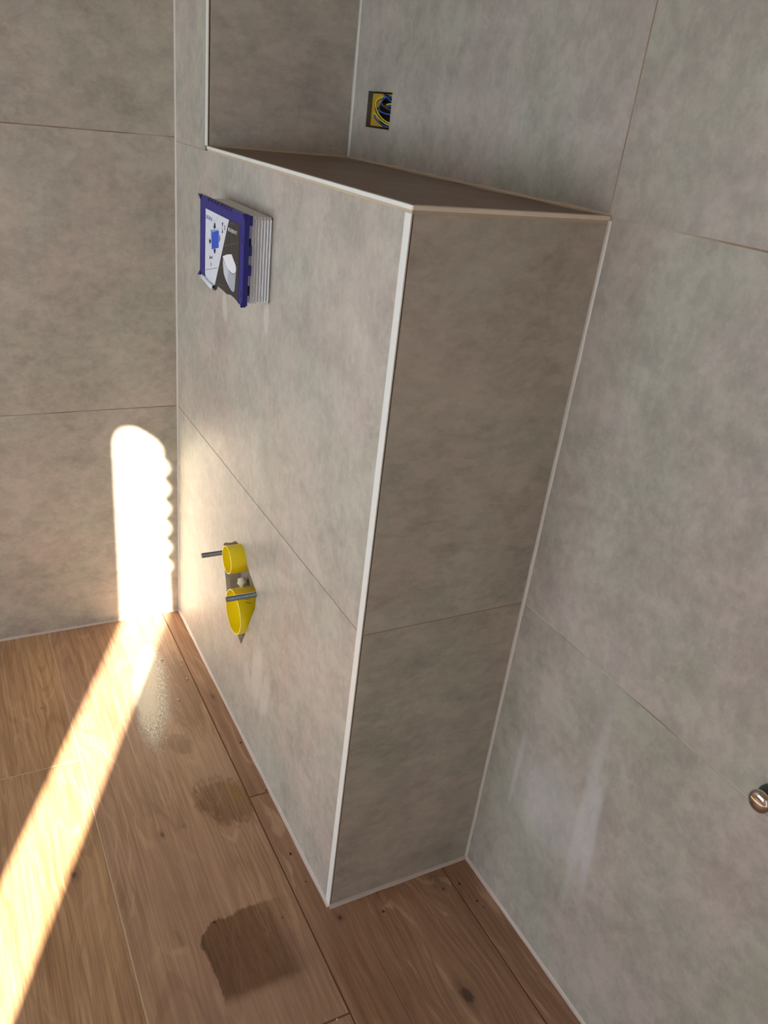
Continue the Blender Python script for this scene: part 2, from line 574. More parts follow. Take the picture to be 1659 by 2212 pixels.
box(bm, XJ - h, XJ + h, 0.0004, TT, H, 1.7976)
for (xj, a, b) in ((2.22, H, 1.7976), (2.02, 0, H), (1.42, 1.7976, RZ)):
    box(bm, xj - h, xj + h, 0.0004, TT, a, b)
link('grout_line', bm, M_grout_brown, wall_back)
new_box('grout_line', W, RX, 0.0004, TT, Z1 - h, Z1 + h, M_grout_light, wall_back)

# wall opposite, with the low daylight window
bm = bmesh.new()
prism(bm, [rect(-0.1, RX + 0.1, 0, RZ), rect(*WIN)], lambda u, v, d: (u, RY - d, v), 0.0, 0.06)
wall_front = structure(link('wall_front', bm, M_paint))
# right wall with the slit the sun shines through (unseen, its outline shaped to cast the sun patch)
tan_el = math.tan(SUN_EL) / math.cos(math.atan(SUN_K)) ** 0
hyp = math.sqrt(1 + SUN_K ** 2)


def slit(yl, zl):
    return (yl - SUN_K * RX, zl + RX * hyp * math.tan(SUN_EL))


top = [(-0.457, 0.520), (-0.452, 0.540), (-0.438, 0.552), (-0.415, 0.552), (-0.395, 0.540), (-0.370, 0.520), (-0.354, 0.506), (-0.343, 0.480)]
edge = [slit(*p) for p in top]
z_low = 0.0
pl = [(edge[0][0], z_low)] + edge
zt = 0.47
while zt > 0.15:
    for (dz, dy) in ((0.0, -0.3480), (0.014, -0.3420), (0.026, -0.3300), (0.038, -0.3290), (0.050, -0.3420)):
        pl.append(slit(dy + (0.47 - zt) * 0.012, zt - dz))
    zt -= 0.058
for zq in (0.12, 0.06, 0.0):
    pl.append(slit(-0.3345 + (0.12 - zq) * 0.03, zq))
pl.append((slit(-0.331, 0)[0], z_low))
bm = bmesh.new()
# unseen wing added outside the right wall to keep sun off the daylight window
prism(bm, [rect(RY - 1.9, 0.1, 0.0, 3.3), [(u, max(v, 0.0005)) for u, v in pl]], lambda u, v, d: (RX + d, u, v), 0.0, 0.012)
wall_right = structure(link('wall_right', bm, M_paint))


# ------------------------------------------------------------------ boxed-in casing
HOLE = [(0.3776, 0.4140), (0.3889, 0.4228), (0.4300, 0.4440), (0.4544, 0.4618), (0.4759, 0.4652), (0.5100, 0.4540), (0.5415, 0.4376), (0.5874, 0.4156), (0.5885, 0.4094),
        (0.5853, 0.3741), (0.5712, 0.3487), (0.5109, 0.2330), (0.4334, 0.2580), (0.4044, 0.3078), (0.3897, 0.3490), (0.3780, 0.4000)]
FBOX = (0.3655, 0.5885, 0.9885, 1.1228)
TG = 0.0085                                # the front tile stops this far under the ledge
VT = 0.0145                                # white corner profile width
bm = bmesh.new()
prism(bm, [rect(0, W - TT - 0.001, 0, H - TT - 0.001), [(0.483 + (u - 0.483) * 0.97, 0.36 + (v - 0.36) * 0.985) for u, v in HOLE], rect(*FBOX)], fF, TT + 0.0005, 0.034)
casing = structure(link('wall_casing', bm, M_board))
new_box('side_board', W - 0.034, W - TT - 0.0005, -D + 0.034, TT, 0, H - 0.034, M_board, casing)
new_box('top_board', 0, W - TT - 0.001, -D + TT + 0.0005, TT, H - 0.034, H - TT - 0.0005, M_board, casing)
# front tiles
tile([rect(0.0005, W - VT - 0.0008, Z1 + h, H - TG), rect(*FBOX)], fF, casing, M_tile_F)
tile([rect(0.0005, W - VT - 0.0008, 0.001, Z1 - h), HOLE], fF, casing, M_tile_F)
# side tiles
tile([rect(-D + 0.0042, 0.0, Z1 + h, H - TG)], fS, casing, M_tile_S)
tile([rect(-D + 0.0042, 0.0, 0.001, Z1 - h)], fS, casing, M_tile_S)
# ledge tile
tile([rect(P, W - 0.010, -D + 0.006, 0.0)], fT, casing, M_tile_T)
bm = bmesh.new()
box(bm, 0, W - VT, -D + 0.0006, -D + TT, Z1 - h, Z1 + h)
box(bm, W - TT, W - 0.0003, -D + 0.004, 0, Z1 - h, Z1 + h)
M_joint_dark = plain('dark_joint', srgb(96, 88, 78), 0.9)
M_joint_mid = plain('pale_joint', srgb(150, 140, 128), 0.9)
link('grout_line', bm, M_joint_mid, casing)
bm = bmesh.new()
box(bm, P, W - 0.0145, -D + 0.0003, -D + TT, H - TG, H - 0.0046)                  # beige grout below the ledge profile
box(bm, W - TT, W - 0.0003, -D + 0.0044, 0, H - TG, H - 0.0046)
box(bm, W - 0.0145, W - 0.0004, -D + 0.0003, -D + 0.004, H - TG, H - 0.0046)
link('edge_grout', bm, M_grout_beige, casing)
bm = bmesh.new()
box(bm, W - TT, W - 0.0016, -D + 0.0012, -D + 0.0034, 0, H - TG)                # dark recess beside the corner profile
link('recessed_joint', bm, M_joint_dark, casing)
new_box('edge_grout', W - TT, W - 0.0002, -D + 0.0034, -D + 0.0042, 0, H - TG, M_grout_beige, casing)

# pier that rises beside the ledge
pier = structure(new_box('wall_pier', 0, P - TT - 0.0005, -D + TT + 0.0005, TT, H, RZ, M_board))
for (z0, z1) in ((H, 1.7976), (1.7976, RZ)):
    tile([rect(0.0005, P - 0.0135, (H - TG + 0.0014 if z0 == H else z0 + h), z1 - h)], fF, pier, M_tile_F)
    tile([rect(-D + 0.0050, 0.0, z0 + (0.0015 if z0 == H else h), z1 - h)], fP, pier, M_tile_S)
bm = bmesh.new()
box(bm, 0, P - 0.0135, -D + 0.0006, -D + TT, H - TG, H - TG + 0.0014)
link('grout_line', bm, M_joint_mid, pier)
new_box('recessed_joint', P - TT, P - 0.0016, -D + 0.0014, -D + 0.0042, H, RZ, M_joint_dark, pier)
new_box('edge_grout', P - TT, P - 0.0003, -D + 0.0042, -D + 0.0050, H, RZ, M_grout_beige, pier)

# white corner profiles
structure(new_box('trim_1', W - VT, W + 0.0003, -D - 0.0008, -D + 0.0014, 0.0, H - TG + 0.0002, M_trim, None, 0.0005))
bm = bmesh.new()
box(bm, P - 0.002, W - 0.0006, -D - 0.0006, -D + 0.0056, H - 0.0046, H + 0.0006, 0, 0.0005)
structure(link('trim_2', bm, M_trim))
M_trim_b = plain('ivory_profile', srgb(224, 211, 195), 0.4, grain=0.04)
structure(new_box('trim_3', W - 0.0095, W + 0.0006, -D - 0.0004 + 0.0008, 0.0, H - 0.0046, H + 0.0006, M_trim_b, None, 0.0005))
structure(new_box('trim_4', P - 0.0130, P + 0.0002, -D - 0.0008, -D + 0.0014, H + 0.0008, RZ, M_trim, None, 0.0004))


# sealant beads in the inner corners: a slightly hollow triangular strip
def bead(p0, p1, a, b, s, mat, parent, wob=0.0):
    """strip from p0 to p1, legs along a and b of size s"""
    p0, p1, a, b = Vector(p0), Vector(p1), Vector(a), Vector(b)
    n = max(2, int((p1 - p0).length / 0.03)) if wob else 1
    bm = bmesh.new()
    rings = []
    for i in range(n + 1):
        p = p0.lerp(p1, i / n)
        sa = s * (1 + wob * random.uniform(-1, 1))
        sb = s * (1 + wob * random.uniform(-1, 1))
        rings.append([bm.verts.new(q) for q in (p, p + a * sa, p + a * sa * 0.36 + b * sb * 0.36, p + b * sb)])
    for r, t in zip(rings, rings[1:]):
        for j in range(4):
            bm.faces.new((r[j], r[(j + 1) % 4], t[(j + 1) % 4], t[j]))
    bm.faces.new(rings[0][::-1])
    bm.faces.new(rings[-1])
    return link('sealant_bead', bm, mat, parent)


X, Y, Z = Vector((1, 0, 0)), Vector((0, 1, 0)), Vector((0, 0, 1))
bead((0, -D, 0), (0, -D, RZ), X, -Y, 0.0030, M_silicone, wall_left, 0.12)
bead((P, 0, H), (P, 0, RZ), X, -Y, 0.0036, M_silicone, pier, 0.2)
bead((W, 0, 0), (W, 0, H - 0.005), X, -Y, 0.0038, M_silicone, casing, 0.15)
bead((P, 0, H), (W, 0, H), Z, -Y, 0.0042, M_grout_beige, casing, 0.3)
bead((P, -D + 0.004, H), (P, 0, H), Z, X, 0.0036, M_grout_beige, casing, 0.3)
bead((0, -D, 0), (W, -D, 0), Z, -Y, 0.0050, M_silicone_floor, casing, 0.12)
bead((W, -D, 0), (W, 0, 0), Z, X, 0.0055, M_silicone_floor, casing, 0.15)
bead((W, 0, 0), (RX, 0, 0), Z, -Y, 0.0048, M_silicone_floor, wall_back, 0.12)
bead((0, RY, 0), (0, -D, 0), Z, X, 0.0045, M_silicone_floor, wall_left, 0.12)


# ------------------------------------------------------------------ flush-valve guard box in the casing
M_blue = plain('blue_plastic', srgb(26, 26, 122), 0.36, grain=0.05)
M_bluedark = plain('dark_blue_plastic', srgb(16, 15, 74), 0.45)
M_guard = plain('pale_grey_plastic', srgb(226, 232, 240), 0.45, grain=0.04)
M_card = plain('white_card', srgb(214, 219, 228), 0.5)
M_black = plain('printed_dark_grey', srgb(52, 49, 46), 0.45)
M_ink = plain('black_ink', srgb(34, 32, 36), 0.5)
M_inkline = plain('grey_ink', srgb(112, 106, 98), 0.5)
M_inkpale = plain('pale_grey_ink', srgb(172, 178, 186), 0.5)
M_inkblue = plain('blue_ink', srgb(36, 84, 200), 0.45)
M_inkblue2 = plain('light_blue_ink', srgb(126, 154, 206), 0.45)
M_inktext = plain('lettering_blue', srgb(62, 92, 176), 0.5)
M_white = plain('white_ink', srgb(232, 232, 234), 0.5)
M_grey1 = plain('print_light_grey', srgb(198, 204, 212), 0.5)
M_grey2 = plain('print_mid_grey', srgb(168, 174, 184), 0.5)
M_slot = plain('black_slot', srgb(14, 14, 18), 0.7)

gb = empty('flush_box', (0.478, -D, 1.055))
thing(gb, 'blue framed white plastic flush box with a printed card, set in the upper casing front', 'flush box')


def gpart(name, bm, mat, parent=None, smooth=False):
    o = link(name, bm, mat, None, smooth)
    if parent is None:
        keep(o, gb)
    else:
        o.parent = parent
    return o


x0, x1, z0, z1 = FBOX
bx0, bx1, bz0, bz1 = 0.3700, 0.5865, 0.9905, 1.1200
# sleeve: ribbed hollow body
bm = bmesh.new()
yb, yf = -D + 0.030, -D - 0.0495
prism(bm, [rect(bx0, bx1, bz0, bz1), rect(bx0 + 0.004, bx1 - 0.004, bz0 + 0.004, bz1 - 0.004)], lambda u, v, d: (u, d, v), yb, yf)
body = gpart('sleeve', bm, M_guard)
nr = 7
for i in range(nr):
    yc = -D - 0.0008 - (i + 0.5) * 0.0355 / nr
    bm = bmesh.new()
    # rounded rib running right round the sleeve
    t, hw = 0.0042, 0.0019
    for (ax, bx, az, bz, nx, nz) in ((bx1, bx1, bz0, bz1, 1, 0), (bx0, bx0, bz0, bz1, -1, 0), (bx0, bx1, bz1, bz1, 0, 1), (bx0, bx1, bz0, bz0, 0, -1)):
        prof = [(0, hw), (t * 0.7, hw * 0.8), (t, 0.0), (t * 0.7, -hw * 0.8), (0, -hw)]
        A = [bm.verts.new((ax + nx * d, yc + w_, az + nz * d)) for d, w_ in prof]
        B = [bm.verts.new((bx + nx * d, yc + w_, bz + nz * d)) for d, w_ in prof]
        for j in range(4):
            bm.faces.new((A[j], A[j + 1], B[j + 1], B[j]))
        bm.faces.new(A); bm.faces.new(B[::-1])
    r = gpart('rib', bm, M_guard, body)
    r.matrix_parent_inverse = body.matrix_world.inverted() if False else Matrix.Identity(4)
# fix rib parenting: sleeve sits under gb with an inverse translation, its children live in its own space
# slots in the smooth front rim of the sleeve
for (za, zb_) in ((1.0735, 1.0905), (1.0005, 1.0165)):
    bm = bmesh.new()
    box(bm, bx1 - 0.002, bx1 + 0.0004, -D - 0.0381, -D - 0.0357, za, zb_)
    gpart('slot', bm, M_slot, body)
for zc in (1.0620, 1.0555):
    bm = bmesh.new()
    lat = []
    for j in range(12):
        a = 2 * math.pi * j / 12
        lat.append((math.cos(a) * 0.0018, math.sin(a) * 0.0018))
    prism(bm, [lat], lambda u, v, d: (bx1 + d, -D - 0.0375 + u * 0.6, zc - 0.013 + v), 0.0, 0.0012)
    gpart('stud', bm, M_white, body)

# blue front frame: two side bars and a top bar, with corner lugs, clips and notches
fx0, fx1, fz0, fz1 = 0.3560, 0.5985, 0.9862, 1.1275
fy = -D - 0.0510
bm = bmesh.new()
prism(bm, [[(fx0, 0.9895), (0.3900, 0.9895), (0.3900, 1.1096), (0.5735, 1.1092), (0.5765, fz0), (fx1, fz0), (fx1, fz1), (fx0, fz1)]],
      lambda u, v, d: (u, fy + d, v), 0.0, 0.0085)
frame = gpart('frame', bm, M_blue)
bm = bmesh.new()
prism(bm, [[(0.3900, 0.9960), (0.5745, 0.9890), (0.5735, 1.1092), (0.3900, 1.1096)]], lambda u, v, d: (u, fy + d, v), 0.0008, 0.0030)
gpart('backing_plate', bm, M_black)
for (cx, cz, sx, sz) in ((fx0, fz1, 1, -1), (fx1, fz1, -1, -1), (fx0, 0.9895, 1, 1), (fx1, fz0, -1, 1)):
    bm = bmesh.new()
    a = [bm.verts.new(p) for p in ((cx, fy, cz), (cx + sx * 0.010, fy, cz), (cx, fy, cz + sz * 0.008), (cx - sx * 0.0025, fy - 0.004, cz - sz * 0.0018))]
    b = [bm.verts.new(p) for p in ((cx - sx * 0.002, fy + 0.006, cz - sz * 0.0016),)]
    for q in ((0, 1, 3), (0, 3, 2), (0, 2, 1)):
        bm.faces.new([a[i] for i in q])
    bm.faces.new((a[1], b[0], a[3])); bm.faces.new((a[2], a[3], b[0])); bm.faces.new((a[1], a[2], b[0]))
    gpart('corner_lug', bm, M_blue, frame)
for i in range(8):
    bm = bmesh.new()
    xc = 0.406 + i * 0.0175
    box(bm, xc - 0.0035, xc + 0.0035, fy - 0.0006, fy + 0.004, fz1 - 0.0045, fz1 + 0.0006)
    gpart('notch', bm, M_bluedark, frame)
for (za, zb_) in ((1.1115, 1.1262), (1.0655, 1.0805), (1.0345, 1.0495)):
    bm = bmesh.new()
    box(bm, bx1 + 0.0002, fx1 - 0.0008, fy + 0.0085, fy + 0.0142, za, zb_, 0, 0.0008)
    gpart('clip', bm, M_blue, frame)
for (xc, za, zb_) in ((0.5905, 1.083, 1.094), (0.5905, 1.000, 1.010), (0.3625, 1.083, 1.094), (0.3625, 1.013, 1.024)):
    bm = bmesh.new()
    box(bm, xc - 0.0015, xc + 0.0015, fy - 0.0003, fy + 0.002, za, zb_)
    gpart('slit', bm, M_bluedark, frame)
for zc in (1.0905, 1.0330):
    bm = bmesh.new()
    box(bm, fx0 - 0.0022, fx0 + 0.001, fy + 0.001, fy + 0.006, zc - 0.002, zc + 0.002, 0, 0.0006)
    gpart('pip', bm, M_blue, frame)

# printed card clipped to the frame: flat print in thin layers
cy = fy - 0.0004
bm = bmesh.new()
prism(bm, [[(0.3909, 1.1092), (0.5221, 1.1089), (0.4498, 0.9887), (0.4490, 0.9850), (0.4200, 0.9880), (0.3960, 0.9915), (0.3902, 0.9953)]],
      lambda u, v, d: (u, cy + d, v), 0.0, 0.0004)
card = gpart('card', bm, M_card)
bm = bmesh.new()
prism(bm, [[(0.5221, 1.1089), (0.5705, 1.1089), (0.5775, 1.1080), (0.5775, 0.9870), (0.5650, 0.9895), (0.5420, 0.9915), (0.5180, 0.9880), (0.4942, 0.9898), (0.4674, 0.9903), (0.4600, 0.9830),
                 (0.4561, 0.9800), (0.4440, 0.9808), (0.4280, 0.9822), (0.4390, 0.9870), (0.4498, 0.9887)]],
      lambda u, v, d: (u, cy + d, v), 0.0, 0.0004)
gpart('card_dark_half', bm, M_black, card)
# curled paper corner
bm = bmesh.new()
rows_ = []
for i in range(9):
    a = -0.3 + i / 8 * 4.0
    rr = 0.0046
    row = []
    for (xa, zc) in ((0.3790, 0.9885), (0.3960, 0.9868), (0.4200, 0.9835), (0.4485, 0.9825)):
        row.append(bm.verts.new((xa, cy - 0.0016 - rr * math.sin(a) * 0.8, zc + 0.0055 - rr * (1 - math.cos(a)))))
    rows_.append(row)
for r, t in zip(rows_, rows_[1:]):
    for j in range(3):
        bm.faces.new((r[j], r[j + 1], t[j + 1], t[j]))
cu = gpart('paper_curl', bm, M_card, card, True)
sol = cu.modifiers.new('thickness', 'SOLIDIFY'); sol.thickness = 0.0003

LAY = [0]


def ink(name, poly, mat, lift=0.00012):
    LAY[0] += 1
    bm = bmesh.new()
    yy = cy - lift - LAY[0] * 0.000004
    prism(bm, [poly], lambda u, v, d: (u, yy - d, v), 0.0, 0.00003)
    return gpart(name, bm, mat, card)


def stroke(name, p, q, w, mat, lift=0.00012):
    dx, dz = q[0] - p[0], q[1] - p[1]
    L = math.hypot(dx, dz)
    nx, nz = -dz / L * w / 2, dx / L * w / 2
    return ink(name, [(p[0] + nx, p[1] + nz), (p[0] - nx, p[1] - nz), (q[0] - nx, q[1] - nz), (q[0] + nx, q[1] + nz)], mat, lift)


def text_mesh(name, s, x, z, width, height, mat, parent, slant=0.0):
    cd = bpy.data.curves.new(name, 'FONT')
    cd.body = s
    cd.offset = 0.0
    t = bpy.data.objects.new(name, cd)
    COL.objects.link(t)
    bpy.context.view_layer.update()
    me = bpy.data.meshes.new_from_object(t.evaluated_get(bpy.context.evaluated_depsgraph_get()))
    bpy.data.objects.remove(t)
    xs = [v.co.x for v in me.vertices]; ys = [v.co.y for v in me.vertices]
    ax, bx_, ay, by = min(xs), max(xs), min(ys), max(ys)
    for v in me.vertices:
        fx = (v.co.x - ax) / (bx_ - ax)
        v.co = Vector((x + fx * width, cy - 0.0004, z + (v.co.y - ay) / (by - ay) * height + fx * slant))
    me.materials.clear()
    me.materials.append(mat)
    o = bpy.data.objects.new(name, me)
    COL.objects.link(o)
    o.parent = parent
    return o


# white half: SIGMA, push-plate picture, arrows, valve signs
text_mesh('lettering', 'SIGMA', 0.3948, 1.0930, 0.0372, 0.0066, M_inktext, card)
ink('picture_plate', [(0.4209, 1.0778), (0.4644, 1.0845), (0.4660, 1.0560), (0.4290, 1.0462)], M_inkblue2, 0.0001)
ink('picture_plate', [(0.4285, 1.0741), (0.4690, 1.0842), (0.4697, 1.0558), (0.4306, 1.0461)], M_inkblue, 0.00014)
ink('arrow', [(0.4405, 1.0920), (0.4500, 1.0928), (0.4495, 1.0885), (0.4535, 1.0885), (0.4445, 1.0815), (0.4355, 1.0862), (0.4402, 1.0868)], M_ink)
ink('arrow', [(0.4178, 1.0640), (0.4182, 1.0610), (0.4245, 1.0615), (0.4245, 1.0560), (0.4184, 1.0550), (0.4180, 1.0515), (0.4125, 1.0580)], M_ink)
ink('arrow', [(0.4380, 1.0455), (0.4470, 1.0505), (0.4555, 1.0495), (0.4510, 1.0468), (0.4512, 1.0432), (0.4432, 1.0418), (0.4428, 1.0455)], M_ink)
ink('arrow', [(0.4715, 1.0780), (0.4745, 1.0765), (0.4770, 1.0720), (0.4745, 1.0670), (0.4718, 1.0660)], M_ink)
ink('valve_sign', [(0.4845, 1.0985), (0.4925, 1.1010), (0.4889, 1.0917)], M_ink)
ink('valve_sign', [(0.4889, 1.0917), (0.4853, 1.0823), (0.4916, 1.0838)], M_ink)
ink('valve_sign', [(0.4178, 1.0342), (0.4258, 1.0312), (0.4181, 1.0262)], M_ink)
ink('valve_sign', [(0.4258, 1.0312), (0.4337, 1.0364), (0.4340, 1.0294)], M_ink)
text_mesh('lettering', '0', 0.4985, 1.0895, 0.0056, 0.0078, M_ink, card)
text_mesh('lettering', '0', 0.4245, 1.0166, 0.0048, 0.0072, M_ink, card)
for p, q in (((0.4649, 1.109), (0.4560, 1.1000)), ((0.4560, 1.1000), (0.4429, 1.0950)), ((0.4429, 1.0950), (0.4405, 1.0885)), ((0.4540, 1.0840), (0.4870, 1.0916)), ((0.3925, 1.0579), (0.4128, 1.0613))):
    stroke('print_line', p, q, 0.0007, M_inkpale)
stroke('print_line', (0.3942, 1.0038), (0.4619, 1.0205), 0.0009, M_inkline)
# dark half: pale tile lines, toilet picture, maker's lettering
for p, q in (((0.5225, 1.1025), (0.552, 1.1096)), ((0.4936, 1.0622), (0.5728, 1.0818)), ((0.4695, 1.0230), (0.4935, 1.0287)), ((0.5640, 1.0476), (0.5755, 1.0503)), ((0.4670, 0.9925), (0.5086, 1.0001)),
             ((0.5380, 1.1060), (0.5400, 1.0575)), ((0.5080, 1.0840), (0.5100, 1.0035)), ((0.5620, 1.0790), (0.5630, 1.0420))):
    stroke('print_line', p, q, 0.0008, M_inkline)
ink('picture_toilet', [(0.4938, 1.0463), (0.5180, 1.0535), (0.5406, 1.0578), (0.5498, 1.0512), (0.5590, 1.0462), (0.5645, 1.0420), (0.5650, 1.0360), (0.5630, 1.0250), (0.5610, 1.0120), (0.5588, 1.0032),
                       (0.5555, 0.9998), (0.5500, 0.9988), (0.5414, 0.9996), (0.5270, 1.0040), (0.5153, 1.0094), (0.5060, 1.0150), (0.5001, 1.0200), (0.4955, 1.0330)], M_grey2, 0.00012)
ink('picture_toilet', [(0.4938, 1.0463), (0.5180, 1.0535), (0.5406, 1.0578), (0.5498, 1.0512), (0.5590, 1.0462), (0.5645, 1.0420), (0.5648, 1.0370), (0.5620, 1.0330), (0.5560, 1.0300), (0.5480, 1.0285),
                       (0.5380, 1.0285), (0.5260, 1.0305), (0.5120, 1.0350)], M_white, 0.00016)
ink('picture_toilet', [(0.5260, 1.0305), (0.5380, 1.0285), (0.5480, 1.0285), (0.5560, 1.0300), (0.5620, 1.0330), (0.5640, 1.0348), (0.5632, 1.0322), (0.5570, 1.0288), (0.5480, 1.0270), (0.5370, 1.0270), (0.5250, 1.0292)], M_inkline, 0.0002)
ink('picture_toilet', [(0.4945, 1.0400), (0.5120, 1.0345), (0.5260, 1.0290), (0.5220, 1.0160), (0.5300, 1.0050), (0.5153, 1.0094), (0.5060, 1.0150), (0.5001, 1.0200), (0.4955, 1.0330)], M_grey1, 0.00018)
ink('maker_mark', [(0.5202, 1.0973), (0.5240, 1.0973), (0.5242, 1.0917), (0.5204, 1.0914)], M_white)
text_mesh('lettering', 'GEBERIT', 0.5258, 1.0918, 0.0400, 0.0055, M_white, card)

# ------------------------------------------------------------------ yellow pipe plugs and threaded rods in the lower opening
def yellow_material():
    k = NT('yellow_plastic')
    x, y, z = k.pos()
    n = k.noise(k.vec(k.mul(x, 0.6), k.mul(y, 2.0), z), 130, 4, 0.7)
    c = k.mix(k.smooth(n, 0.70, 0.76, 0.0, 0.75), srgb(252, 228, 14), srgb(96, 70, 30))
    k.setin(k.b.inputs['Base Color'], c)
    k.b.inputs['Roughness'].default_value = 0.34
    k.b.inputs['Subsurface Weight'].default_value = 0.0
    return k.mat


M_yellow = yellow_material()
M_rim = plain('pale_yellow_rim', srgb(246, 232, 110), 0.4)
PX = 0.497


def plug(name, zc, r, e, label, depth):
    t = empty(name, (PX, -D, zc))
    thing(t, label, 'pipe plug')
    bm = bmesh.new()
    th = 0.0022
    lathe_y(bm, PX, zc, [(r - th, -D - e + 0.0012), (r - th, -D + depth - 0.01), (0.0, -D + depth - 0.01), (0.0, -D + depth), (r * 0.98, -D + depth), (r, -D - e + 0.0012)], 64)
    sh = link('plug_sleeve', bm, M_yellow)
    keep(sh, t)
    bm = bmesh.new()
    lathe_y(bm, PX, zc, [(r - th, -D - e + 0.0012), (r - th * 0.85, -D - e), (r - th * 0.15, -D - e), (r, -D - e + 0.0012)], 64, closed=True)
    rim = link('rim', bm, M_rim)
    keep(rim, t)
    return t


plug('flush_pipe_plug', 0.444, 0.0300, 0.033, 'small yellow plastic pipe plug in the casing opening, the upper of two', 0.075)
pd = plug('drain_pipe_plug', 0.312, 0.0500, 0.016, 'large yellow plastic pipe plug in the casing opening, the lower of two', 0.080)
# dark drips on the lower plug
M_smear = plain('brown_smear', srgb(110, 84, 20), 0.6)
for (a0, a1, y0, y1, w_) in ((1.15, 1.00, -0.010, 0.012, 0.0016), (0.92, 0.84, 0.000, 0.014, 0.0022), (1.30, 1.18, -0.004, 0.004, 0.0012)):
    bm = bmesh.new()
    vs = []
    for i in range(7):
        f = i / 6
        a = a0 + (a1 - a0) * f
        yy = -D + y0 + (y1 - y0) * f
        ww = w_ * math.sin(math.pi * (0.15 + 0.7 * f)) / 0.05 * 0.5
        for s in (-1, 1):
            aa = a + s * ww * 0.03 / 0.05
            vs.append(bm.verts.new((PX + 0.0503 * math.cos(aa), yy, 0.312 + 0.0503 * math.sin(aa))))
    for i in range(6):
        bm.faces.new((vs[2 * i], vs[2 * i + 1], vs[2 * i + 3], vs[2 * i + 2]))
    o = link('smear', bm, M_smear)
    keep(o, pd)

M_zinc = plain('zinc_steel', srgb(134, 141, 145), 0.42, 1.0, grain=0.15)


def rod(xc, zc, e, label):
    bm = bmesh.new()
    R_, pitch, seg = 0.0060, 0.00175, 20
    y0, y1 = -D - e, -D + 0.06
    n = int((y1 - y0) / pitch * 2)
    prof = []
    # helical thread: ring radius alternates with phase around the rod
    rings = []
    steps = int((y1 - y0) / (pitch / 6))
    for i in range(steps + 1):
        yy = y0 + (y1 - y0) * i / steps
        ring = []
        for j in range(seg):
            a = 2 * math.pi * j / seg
            ph = ((yy - y0) / pitch - j / seg) % 1.0
            rr = R_ - 0.00095 * (1 - abs(2 * ph - 1))
            if i == 0:
                rr = R_ * 0.82
            ring.append(bm.verts.new((xc + rr * math.cos(a), yy, zc + rr * math.sin(a))))
        rings.append(ring)
    for a, b in zip(rings, rings[1:]):
        for j in range(seg):
            bm.faces.new((a[j], a[(j + 1) % seg], b[(j + 1) % seg], b[j]))
    bm.faces.new(rings[0]); bm.faces.new(rings[-1][::-1])
    o = link('threaded_rod', bm, M_zinc)
    thing(o, label, 'rod')
    return o


rod(0.407, 0.409, 0.0590, 'grey threaded steel rod sticking out left of the small yellow plug')
rod(0.587, 0.4085, 0.0625, 'grey threaded steel rod crossing in front of the large yellow plug')
# mounting frame and mortar lumps seen in the hollow
M_dark = plain('dark_steel', srgb(70, 70, 68), 0.6, grain=0.2)
M_cav = plain('grey_mortar', srgb(150, 142, 126), 0.9, grain=0.25, gscale=50)
new_box('cavity_back', 0.30, 0.412, -D + 0.060, -D + 0.075, 0.05, 0.56, M_cav, casing)
bm = bmesh.new()
for i in range(60):
    xa = 0.385 + i * 0.004
    box(bm, xa, xa + 0.0026, -D + 0.0345, -D + 0.0372, 0.05, 0.56)
box(bm, 0.380, 0.66, -D + 0.037, -D + 0.045, 0.05, 0.56)
link('ribbed_board', bm, M_board, casing)
M_lump = plain('cream_foam', srgb(214, 206, 188), 0.9, grain=0.2)
bm = bmesh.new()
bmesh.ops.create_icosphere(bm, subdivisions=3, radius=0.0105)
for v in bm.verts:
    n = v.co.normalized()
    v.co *= 1 + 0.22 * math.sin(n.x * 5 + 1) * math.cos(n.z * 6) + random.uniform(-0.05, 0.05)
    v.co += Vector((0.4490, -D + 0.0200, 0.3520))
o = link('foam_lump', bm, M_lump, None, True)
thing(o, 'small cream lump of foam in the opening between the two yellow plugs', 'foam')

# ------------------------------------------------------------------ open wiring box in the back wall
M_ybox = plain('ochre_plastic', srgb(176, 142, 40), 0.45, grain=0.15, gscale=120)
M_cavity = plain('dark_cavity', srgb(44, 36, 24), 0.8)
M_wblue = plain('blue_wire', srgb(30, 82, 170), 0.35)
M_wyel = plain('yellow_wire', srgb(196, 188, 66), 0.35)
M_wgreen = plain('green_stripe', srgb(58, 120, 50), 0.35)
M_wbrown = plain('brown_wire', srgb(86, 56, 48), 0.4)
sb = empty('junction_box', (0.34, 0.02, 1.293))
thing(sb, 'open ochre electrical wall box with loose coloured wires above the ledge', 'junction box')
bm = bmesh.new()
bx = (SOCK[0] - 0.003, SOCK[1] + 0.011, SOCK[2] - 0.003, SOCK[3] + 0.003)
circ = [(0.352 + 0.030 * math.cos(2 * math.pi * i / 40), 1.292 + 0.0275 * math.sin(2 * math.pi * i / 40)) for i in range(40)]
prism(bm, [rect(SOCK[0] - 0.008, bx[1], 1.2650, 1.3212), circ], lambda u, v, d: (u, d, v), 0.0105, 0.0125)
o = link('front_plate', bm, M_ybox); keep(o, sb)
bm = bmesh.new()
n = 40
pr = [(0.030, 0.0125), (0.030, 0.045), (0.0, 0.045)]
lathe_y(bm, 0.352, 1.292, pr, 40)
for v in bm.verts:
    v.co.z = 1.292 + (v.co.z - 1.292) * 0.917
o = link('cup', bm, M_cavity); keep(o, sb)
new_box('cavity_back', SOCK[0] - 0.02, SOCK[1] + 0.03, 0.060, 0.098, SOCK[2] - 0.02, SOCK[3] + 0.02, M_cavity, wall_back)
M_lining = plain('grey_lining', srgb(84, 86, 76), 0.8, grain=0.3)
bm = bmesh.new()
